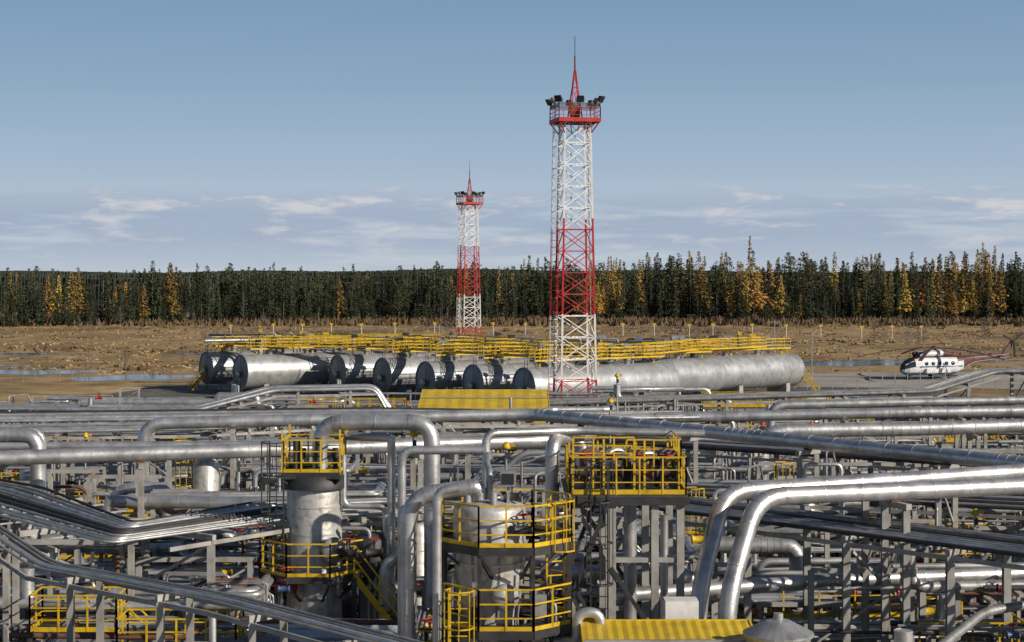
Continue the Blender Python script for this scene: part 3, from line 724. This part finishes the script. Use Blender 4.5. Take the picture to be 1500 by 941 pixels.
for k in range(5):
    a=math.radians(k*72+8); d=hd*math.cos(a)+hs*math.sin(a); w=V(-d[1],d[0],0)*.26; pr=H(5.3,0,4.25)
    pts=[pr+d*r_+V(0,0,-.013*r_*r_) for r_ in(.5,2,4,6,8,10)]
    vs=[];fs=[]
    for p in pts: vs+=[p-w,p+w,p+w-V(0,0,.08),p-w-V(0,0,.08)]
    for i in range(5):
        for e in range(4): fs.append((i*4+e,i*4+(e+1)%4,(i+1)*4+(e+1)%4,(i+1)*4+e))
    mb.add(vs,fs,'heli_brown')
fv=[(16.2,3.1),(17.3,3.05),(18.4,5.0),(17.9,5.1)]
vs=[H(s,.1,z) for s,z in fv]+[H(s,-.1,z) for s,z in fv]
mb.add(vs,[(0,1,2,3),(7,6,5,4),(0,4,5,1),(1,5,6,2),(2,6,7,3),(3,7,4,0)],'heli_brown')
for side in(-1,1):
    vs=[H(15.2,0,2.9),H(16.0,0,2.9),H(15.9,side*1.3,2.95),H(15.4,side*1.3,2.95)]; vs+=[v+V(0,0,.08) for v in vs]
    mb.add(vs,[(0,3,2,1),(4,5,6,7),(0,1,5,4),(1,2,6,5),(2,3,7,6),(3,0,4,7)],'heli_brown')
for k in range(3):
    a=math.radians(k*120+35); d=hd*math.cos(a)+V(0,0,math.sin(a)); mb.bar(H(18.0,-.35,4.9),H(18.0,-.35,4.9)+d*1.95,.06,'rubber',.28)
mb.tube([H(18.0,0,4.9),H(18.0,-.45,4.9)],.1,'dark_steel',8)
for s_,t_ in((1.3,.25),(1.3,-.25),(6.3,2.1),(6.3,-2.1)):
    r_=.3 if s_<2 else .43
    mb.revolve([(.05,-.12),(r_*.8,-.13),(r_,-.08),(r_,.08),(r_*.8,.13),(.05,.12)],H(s_,t_,r_),hs,'rubber',16)
mb.bar(H(1.3,0,.3),H(1.3,0,1.0),.12,'galv')
for sd_ in(-1,1):
    mb.bar(H(6.3,sd_*2.0,.43),H(6.2,sd_*.8,1.0),.1,'galv'); mb.bar(H(6.3,sd_*2.0,.43),H(5.9,sd_*1.25,2.2),.09,'galv'); mb.bar(H(15.6,0,1.7),H(15.2,0,2.6),.06,'galv')
mb.build('helicopter')

# ---------------------------------------------------------------- ground
def ground_material():
    m=bpy.data.materials.new('bog_ground'); m.use_nodes=True; nt=m.node_tree; b=nt.nodes['Principled BSDF']
    tc=nt.nodes.new('ShaderNodeTexCoord'); b.inputs['Roughness'].default_value=.95
    def noise(s,d=6,st=None):
        n=nt.nodes.new('ShaderNodeTexNoise'); n.inputs['Scale'].default_value=s; n.inputs['Detail'].default_value=d; n.inputs['Roughness'].default_value=.6
        mp=nt.nodes.new('ShaderNodeMapping'); nt.links.new(tc.outputs['Object'],mp.inputs['Vector'])
        if st: mp.inputs['Scale'].default_value=st
        nt.links.new(mp.outputs['Vector'],n.inputs['Vector']); return n
    a=noise(.035,6,(1,.5,1)); r=nt.nodes.new('ShaderNodeValToRGB'); e=r.color_ramp.elements
    e[0].position=.34; e[0].color=(.13,.10,.05,1); e[1].position=.68; e[1].color=(.46,.34,.18,1)
    k=e.new(.43); k.color=(.23,.155,.07,1); k=e.new(.50); k.color=(.31,.205,.09,1); k=e.new(.58); k.color=(.37,.25,.12,1)
    nt.links.new(a.outputs['Fac'],r.inputs['Fac'])
    c=noise(.22,6); r2=nt.nodes.new('ShaderNodeValToRGB'); r2.color_ramp.elements[0].position=.36; r2.color_ramp.elements[0].color=(.58,.55,.5,1); r2.color_ramp.elements[1].position=.58; r2.color_ramp.elements[1].color=(1.12,1.1,1.02,1)
    nt.links.new(c.outputs['Fac'],r2.inputs['Fac'])
    mx=nt.nodes.new('ShaderNodeMix'); mx.data_type='RGBA'; mx.blend_type='MULTIPLY'; mx.inputs['Factor'].default_value=1
    nt.links.new(r.outputs['Color'],mx.inputs['A']); nt.links.new(r2.outputs['Color'],mx.inputs['B'])
    nt.links.new(mx.outputs['Result'],b.inputs['Base Color'])
    bp=nt.nodes.new('ShaderNodeBump'); bp.inputs['Strength'].default_value=.35; bp.inputs['Distance'].default_value=.3
    nt.links.new(c.outputs['Fac'],bp.inputs['Height']); nt.links.new(bp.outputs['Normal'],b.inputs['Normal'])
    MATS['bog']=m
ground_material()
mat('gravel',(.12,.11,.095),0,.95,.4,.25,dirt=(.05,.042,.035),dirt_amt=.7)
mat('sand',(.34,.31,.27),0,.95,.25,.08,dirt=(.2,.16,.11),dirt_amt=.5)
mat('water',(.05,.06,.065),0,.06,.1,.1)
mb=MB(); mb.add([(-7000,-500,0),(7000,-500,0),(7000,9000,0),(-7000,9000,0)],[(0,1,2,3)],'bog'); mb.build('ground')
def blob(pts,jit,z,m,name,sub=8,seed=1):
    q=random.Random(seed); out=[]
    for i in range(len(pts)):
        a=V(*pts[i],0); b=V(*pts[(i+1)%len(pts)],0)
        for k in range(sub): p=a+(b-a)*k/sub; out.append((p[0]+q.uniform(-jit,jit),p[1]+q.uniform(-jit,jit),z))
    mb=MB(); mb.add(out,[tuple(range(len(out)))],m); mb.build(name)
blob([(-62,30),(60,30),(62,150),(50,214),(-44,214),(-50,186),(-58,150)],1.0,.004,'gravel','gravel_yard',12)
blob([(36,212),(90,205),(100,238),(62,246),(40,240)],1.5,.008,'sand','helipad',8,3)
blob([(10,60),(26,56),(30,68),(13,72)],.6,.012,'sand','gravel_road',8,5)
ponds=[(-73,243,12,7,1),(-51,231,9,6,2),(-92,262,14,6,4),(52,266,13,5,6),(68,276,13,5,7),(-50,300,8,4,8),(-88,300,10,4,9)]
def pond(cx,cy,w,h,seed):
    q=random.Random(seed); out=[]
    ph=[q.uniform(0,6) for _ in range(4)]
    for i in range(64):
        a=2*math.pi*i/64; r_=1+.2*math.sin(2*a+ph[0])+.14*math.sin(5*a+ph[1])+.1*math.sin(9*a+ph[2])
        out.append((cx+w*r_*math.cos(a),cy+h*r_*math.sin(a),.02))
    mb=MB(); mb.add(out,[tuple(range(64))],'water'); mb.build('pond')
for p in ponds: pond(*p)

rs=np.random.RandomState(3)
def scatter(name,count,ymin,ymax,hh,ww,m,blades,patch=0.0,pw=1.2):
    V_=[];F=[];o=0; n=0
    while n<count:
        y=ymin+(ymax-ymin)*rs.rand()**pw; x=rs.uniform(-.42,.42)*y
        n+=1
        if y<245 and -48<x<100: continue
        if any(abs(x-p[0])<p[2]*1.2 and -12-p[3]<y-p[1]<p[3]*1.1 for p in ponds): continue
        if patch and math.sin(x*.07+2*math.sin(y*.03))+math.sin(y*.11+x*.02)+.6*math.sin(x*.19)<patch: continue
        h=hh*rs.uniform(.5,1.4); w=ww*rs.uniform(.5,1.5)
        for b in range(blades):
            a=rs.uniform(0,6.28); dx,dy=math.cos(a),math.sin(a); rx,ry=rs.normal(0,w*.5,2)
            s_=w*.3; bx,by=x+rx,y+ry
            V_+= [(bx-dy*s_,by+dx*s_,0),(bx+dy*s_,by-dx*s_,0),(bx+dx*s_*.8,by+dy*s_*.8,h*rs.uniform(.5,1))]
            F.append((o,o+1,o+2)); o+=3
    mb=MB(); mb.add(V_,F,m); mb.build(name)
scatter('bog_grass',5000,225,500,.28,1.0,'reed',4)
scatter('bog_shrubs',3600,225,500,.5,.8,'shrub',6,patch=.5)
scatter('marsh_shrubs',2200,455,512,1.7,1.5,'shrub',6,pw=.6)

# ---------------------------------------------------------------- trees
def conifer(kind,seed):
    q=random.Random(seed); mb=MB(); Hh=q.uniform(15,18) 
    lean=q.uniform(-.5,.5)
    mb.tube([V(0,0,-.2),V(lean*.4,0,Hh*.5),V(lean,0,Hh)],.09,'bark',5,bend=.2)
    if kind=='bare':
        for i in range(60):
            z=Hh*q.uniform(.2,.98); a=q.uniform(0,6.28); l=(1-z/Hh)*1.8+.3
            mb.bar((0,0,z),(math.cos(a)*l,math.sin(a)*l,z+l*.25),.05,'bark')
        return mb
    m={'spruce':'spruce','pine':'spruce2','larch':'larch'}[kind]
    z0=Hh*{'spruce':q.uniform(.03,.12),'pine':q.uniform(.22,.42),'larch':q.uniform(.1,.28)}[kind]
    wmax={'spruce':2.7,'pine':2.6,'larch':2.9}[kind]*q.uniform(.75,1.3)
    N_={'spruce':500,'pine':420,'larch':420}[kind]
    ph=q.uniform(0,6); ex=q.uniform(.75,1.2); gaps=[q.random() for _ in range(3)]
    for i in range(N_):
        t=q.random()**(1.4 if kind!='pine' else 1.1); z=z0+(Hh-z0)*t
        if any(abs(t-g_)<.02 for g_ in gaps) and q.random()<.8: continue
        a=q.uniform(0,6.28)
        if kind=='pine': w=wmax*(math.sin(min(1,t*1.0)*math.pi*.85+.3))*q.uniform(.5,1.1)
        elif kind=='larch': w=wmax*min(1,(1-t)**ex*1.25)*(.5+.5*math.sin(t*21+ph+a)**2)*.9+.12
        else: w=wmax*((1-t)**ex)*(.5+.5*math.sin(t*27+ph+a*1.0)**2)+.1
        w*=min(1,.6+t*4)
        w*=1+.3*math.sin(a+ph)
        l=w*q.uniform(.5,1.12); rr=l*q.uniform(.1,.75)
        d=V(math.cos(a),math.sin(a),0); sd=V(-d[1],d[0],0); dr=q.uniform(-.4,.0) if kind!='pine' else q.uniform(-.1,.3)
        x0=lean*z/Hh; p=V(x0,0,z)+d*rr; e=V(x0,0,z+dr*l)+d*(rr+.3+.25*l); s_=q.uniform(.24,.5)*(1-.6*t)
        mid=(p+e)/2+V(0,0,q.uniform(-.05,.2))
        mb.add([p,mid+sd*s_+V(0,0,q.uniform(-.45,.1)),e,mid-sd*s_+V(0,0,q.uniform(-.45,.1))],[(0,1,2),(0,2,3)],m)
    return mb
def mesh_of(kind,seed):
    ob=conifer(kind,seed).build('tmp'); me=ob.data; bpy.data.objects.remove(ob); return me
SP=[mesh_of('spruce',i) for i in range(10)]; PI=[mesh_of('pine',20+i) for i in range(6)]; LA=[mesh_of('larch',40+i) for i in range(8)]; BA=[mesh_of('bare',60+i) for i in range(3)]
forest=bpy.data.objects.new('distant_forest',None); scene.collection.objects.link(forest)
q=random.Random(99)
def edge(x):
    return 512-(max(0,-x-40))*.62+8*math.sin(x*.05)+5*math.sin(x*.13+1)-(max(0,x-120))*.15
cnt=0
for row in range(11):
    x=-270
    while x<270:
        x+=q.uniform(1.2,3.9)*(1+row*.04)
        y=edge(x)+row*6.5+q.uniform(-4.5,4.5)
        k=q.random(); clump=max(0,math.sin(x*.045+.6))*max(0,math.sin(x*.21+2)+.4)
        yel=.035+.2*clump+ (.22+.2*math.sin(x*.11) if x>20 else .0)
        if row<1: yel*=.5
        if k<yel: me=q.choice(LA); s_=q.uniform(.7,1.14)
        elif k<yel+.04: me=q.choice(BA); s_=q.uniform(.6,.95)
        elif k<.68+yel*.3: me=q.choice(SP); s_=q.uniform(.6,1.08)
        else: me=q.choice(PI); s_=q.uniform(.7,1.04)
        if q.random()<.2: s_*=q.uniform(.35,.75)
        elif q.random()<.06 and row>2: s_*=1.1
        s_*=(1.0+.15*min(1,max(0,(x+10)/60))*(1+.35*math.sin(x*.17)*math.sin(x*.06))) * (.96 if x<10 else 1)*(1+.05*math.sin(x*.08+2))
        if x<-60: s_*=.95
        if row<2: s_*=q.uniform(.45,1.0)
        ob=bpy.data.objects.new('conifer',me); scene.collection.objects.link(ob); ob.parent=forest
        ob.location=(x,y,0); w=q.uniform(.8,1.25); ob.scale=(s_**.7*w,s_**.7*w,s_); ob.rotation_euler=(0,0,q.uniform(0,6.28)); cnt+=1
print('trees',cnt)
mb=MB()
for D,z0,a in((620,9.5,1.0),(950,12.0,1.2),(1600,13.5,2),(2600,16,3),(4200,21,6)):
    n=3000; vs=[];fs=[]; ph=q.uniform(0,9)
    for i in range(n+1):
        x=(-.6+1.2*i/n)*D; h=z0+a*.6*math.sin(i*.006+ph)+a*.4*math.sin(i*.02+ph*2)+q.uniform(0,1)*min(2.4,a)
        vs+=[(x,D,0),(x,D+q.uniform(-1,1),h),(x,D+120,h-2.5)]
    for i in range(n): fs+=[(i*3,i*3+3,i*3+4,i*3+1),(i*3+1,i*3+4,i*3+5,i*3+2)]
    mb.add(vs,fs,'canopy')
mb.build('forest_ridge_background')
def sapling(x,y,h,seed,m='bark'):
    q=random.Random(seed); mb=MB(); mb.tube([V(0,0,0),V(.1,0,h*.5),V(0,0,h)],.05,'bark',5)
    for i in range(int(22*h/3)):
        z=h*q.uniform(.12,1); a=q.uniform(0,6.28); l=(1.1-z/h)*h*.28+.1
        e=(math.cos(a)*l,math.sin(a)*l,z+l*.6); mb.bar((0,0,z),e,.03,m)
        for k in range(2): mb.bar(((e[0])*.6,e[1]*.6,z+l*.36),(e[0]*.8+q.uniform(-.3,.3),e[1]*.8+q.uniform(-.3,.3),z+l*.7),.02,m)
    mb.build('bare_tree',loc=(x,y,0))
for i in range(44):
    y=q.uniform(250,470); x=q.uniform(-.31,.31)*y
    sapling(x,y,q.uniform(1.8,5),i)
for i,(x,y,h) in enumerate(((70,330,5.5),(73,335,4.5),(76,328,5),(82,340,4.5),(79,332,4),(-62,250,3.5),(-58,256,3))): sapling(x,y,h,100+i)
for i in range(22):
    x=-62+i*7.2+q.uniform(-1,1); y=395-abs(i-8)*2+q.uniform(-6,6)
    mb=MB(); mb.tube([V(0,0,0),V(0,0,2.6)],.07,'white',6); mb.box((0,0,2.7),(.8,.25,.35),'yellow'); mb.bar((-.5,0,2.4),(.5,0,2.4),.07,'yellow'); mb.build('marker_post',loc=(x,y,0))
mb=MB()
for i in range(70):
    x=24+i*1.5; y=209-(i*.12); mb.bar((x,y,0),(x,y,2.2),.09,'galv')
for z in(.3,1.0,1.6,2.1): mb.bar((24,209,z),(129,200.6,z),.035,'galv')
mb.build('perimeter_fence')
mb=MB()
for i in range(40):
    x=-110+i*1.6; y=222; mb.bar((x,y,0),(x,y,1.5),.06,'galv')
for z in(.6,1.4): mb.bar((-110,222,z),(-47.6,222,z),.02,'galv')
mb.build('perimeter_fence')
for x,y,h in((-10,235,7),(40,260,7),(36,205,7)):
    mb=MB(); mb.tube([V(0,0,0),V(0,0,h)],.07,'galv',6); mb.bar((-.8,0,h-.3),(.8,0,h-.3),.07,'galv'); mb.build('utility_pole',loc=(x,y,0))

# ---------------------------------------------------------------- sun & sky
SE=math.radians(25); d=V(.84,-.54,0); d=nrm(d)
sdir=Vector((d[0]*math.cos(SE),d[1]*math.cos(SE),math.sin(SE)))
sun=bpy.data.lights.new('sun','SUN'); sun.energy=4.9; sun.angle=math.radians(.5); sun.color=(1,.90,.76)
so=bpy.data.objects.new('sun',sun); scene.collection.objects.link(so); so.rotation_euler=sdir.to_track_quat('Z','Y').to_euler()
w=bpy.data.worlds.new('World'); scene.world=w; w.use_nodes=True; nt=w.node_tree
bg=nt.nodes['Background']; outn=nt.nodes['World Output']; L=nt.links.new
sky=nt.nodes.new('ShaderNodeTexSky'); sky.sky_type='NISHITA'; sky.sun_disc=False
sky.sun_elevation=SE; sky.sun_rotation=math.atan2(d[0],d[1]); sky.air_density=1.0; sky.dust_density=.8; sky.ozone_density=1.5
tc=nt.nodes.new('ShaderNodeTexCoord'); mp=nt.nodes.new('ShaderNodeMapping'); mp.inputs['Scale'].default_value=(1,1,1.6); mp.inputs['Location'].default_value=(0,0,.03)
L(tc.outputs['Generated'],mp.inputs['Vector']); L(mp.outputs['Vector'],sky.inputs['Vector'])
L(sky.outputs['Color'],bg.inputs['Color']); bg.inputs['Strength'].default_value=.065
sx=nt.nodes.new('ShaderNodeSeparateXYZ'); L(tc.outputs['Generated'],sx.inputs[0])
def ramp(pts):
    r=nt.nodes.new('ShaderNodeValToRGB'); el=r.color_ramp.elements
    el[0].position=pts[0][0]; el[0].color=(*pts[0][1],1) ; el[1].position=pts[-1][0]; el[1].color=(*pts[-1][1],1)
    for p,c in pts[1:-1]:
        k=el.new(p); k.color=(*c,1)
    return r
g=lambda v:(v,v,v)
hz=ramp([(0,g(.9)),(.05,g(.88)),(.1,g(.85)),(.18,g(.75)),(.35,g(.2)),(.6,g(.0)),(1,g(0))]); L(sx.outputs['Z'],hz.inputs['Fac'])
hc=ramp([(0,(.54,.61,.68)),(.03,(.50,.58,.68)),(.06,(.40,.51,.645)),(.11,(.285,.425,.58)),(.17,(.21,.355,.53)),(1,(.2,.34,.52))]); L(sx.outputs['Z'],hc.inputs['Fac'])
bgh=nt.nodes.new('ShaderNodeBackground'); L(hc.outputs['Color'],bgh.inputs['Color'])
m1=nt.nodes.new('ShaderNodeMixShader'); L(hz.outputs['Color'],m1.inputs[0]); L(bg.outputs[0],m1.inputs[1]); L(bgh.outputs[0],m1.inputs[2])
at=nt.nodes.new('ShaderNodeMath'); at.operation='ARCTAN2'; L(sx.outputs['X'],at.inputs[0]); L(sx.outputs['Y'],at.inputs[1])
def clouds(zs,scale,lo,hi,band,ca,cb_,off,prev):
    mz=nt.nodes.new('ShaderNodeMath'); mz.operation='MULTIPLY'; mz.inputs[1].default_value=zs; L(sx.outputs['Z'],mz.inputs[0])
    cb=nt.nodes.new('ShaderNodeCombineXYZ'); L(at.outputs[0],cb.inputs['X']); L(mz.outputs[0],cb.inputs['Y']); cb.inputs['Z'].default_value=off
    cn=nt.nodes.new('ShaderNodeTexNoise'); cn.inputs['Scale'].default_value=scale; cn.inputs['Detail'].default_value=8; cn.inputs['Roughness'].default_value=.58
    L(cb.outputs[0],cn.inputs['Vector'])
    cr=nt.nodes.new('ShaderNodeMapRange'); cr.interpolation_type='SMOOTHSTEP'; cr.inputs['From Min'].default_value=lo; cr.inputs['From Max'].default_value=hi
    L(cn.outputs['Fac'],cr.inputs['Value'])
    bd=ramp([(p,g(c)) for p,c in band]); L(sx.outputs['Z'],bd.inputs['Fac'])
    mm=nt.nodes.new('ShaderNodeMath'); mm.operation='MULTIPLY'; L(cr.outputs['Result'],mm.inputs[0]); L(bd.outputs['Color'],mm.inputs[1])
    mx=nt.nodes.new('ShaderNodeMix'); mx.data_type='RGBA'; mx.inputs['A'].default_value=(*ca,1); mx.inputs['B'].default_value=(*cb_,1)
    ns=nt.nodes.new('ShaderNodeMapRange'); ns.inputs['From Min'].default_value=lo+.04; ns.inputs['From Max'].default_value=hi+.03; L(cn.outputs['Fac'],ns.inputs['Value']); L(ns.outputs['Result'],mx.inputs['Factor'])
    b2=nt.nodes.new('ShaderNodeBackground'); L(mx.outputs['Result'],b2.inputs['Color'])
    ms=nt.nodes.new('ShaderNodeMixShader'); L(mm.outputs[0],ms.inputs[0]); L(prev.outputs[0],ms.inputs[1]); L(b2.outputs[0],ms.inputs[2]); return ms
s1=clouds(10,8,.38,.53,[(0,.2),(.012,.6),(.022,.95),(.036,1),(.044,.6),(.049,0),(1,0)],(.33,.41,.54),(.37,.445,.57),3.1,m1)
s2=clouds(4.2,20,.48,.62,[(0,.1),(.014,.4),(.028,.8),(.042,1),(.048,.7),(.053,0),(1,0)],(.36,.43,.55),(.60,.615,.65),7.7,s1)
L(s2.outputs[0],outn.inputs['Surface'])
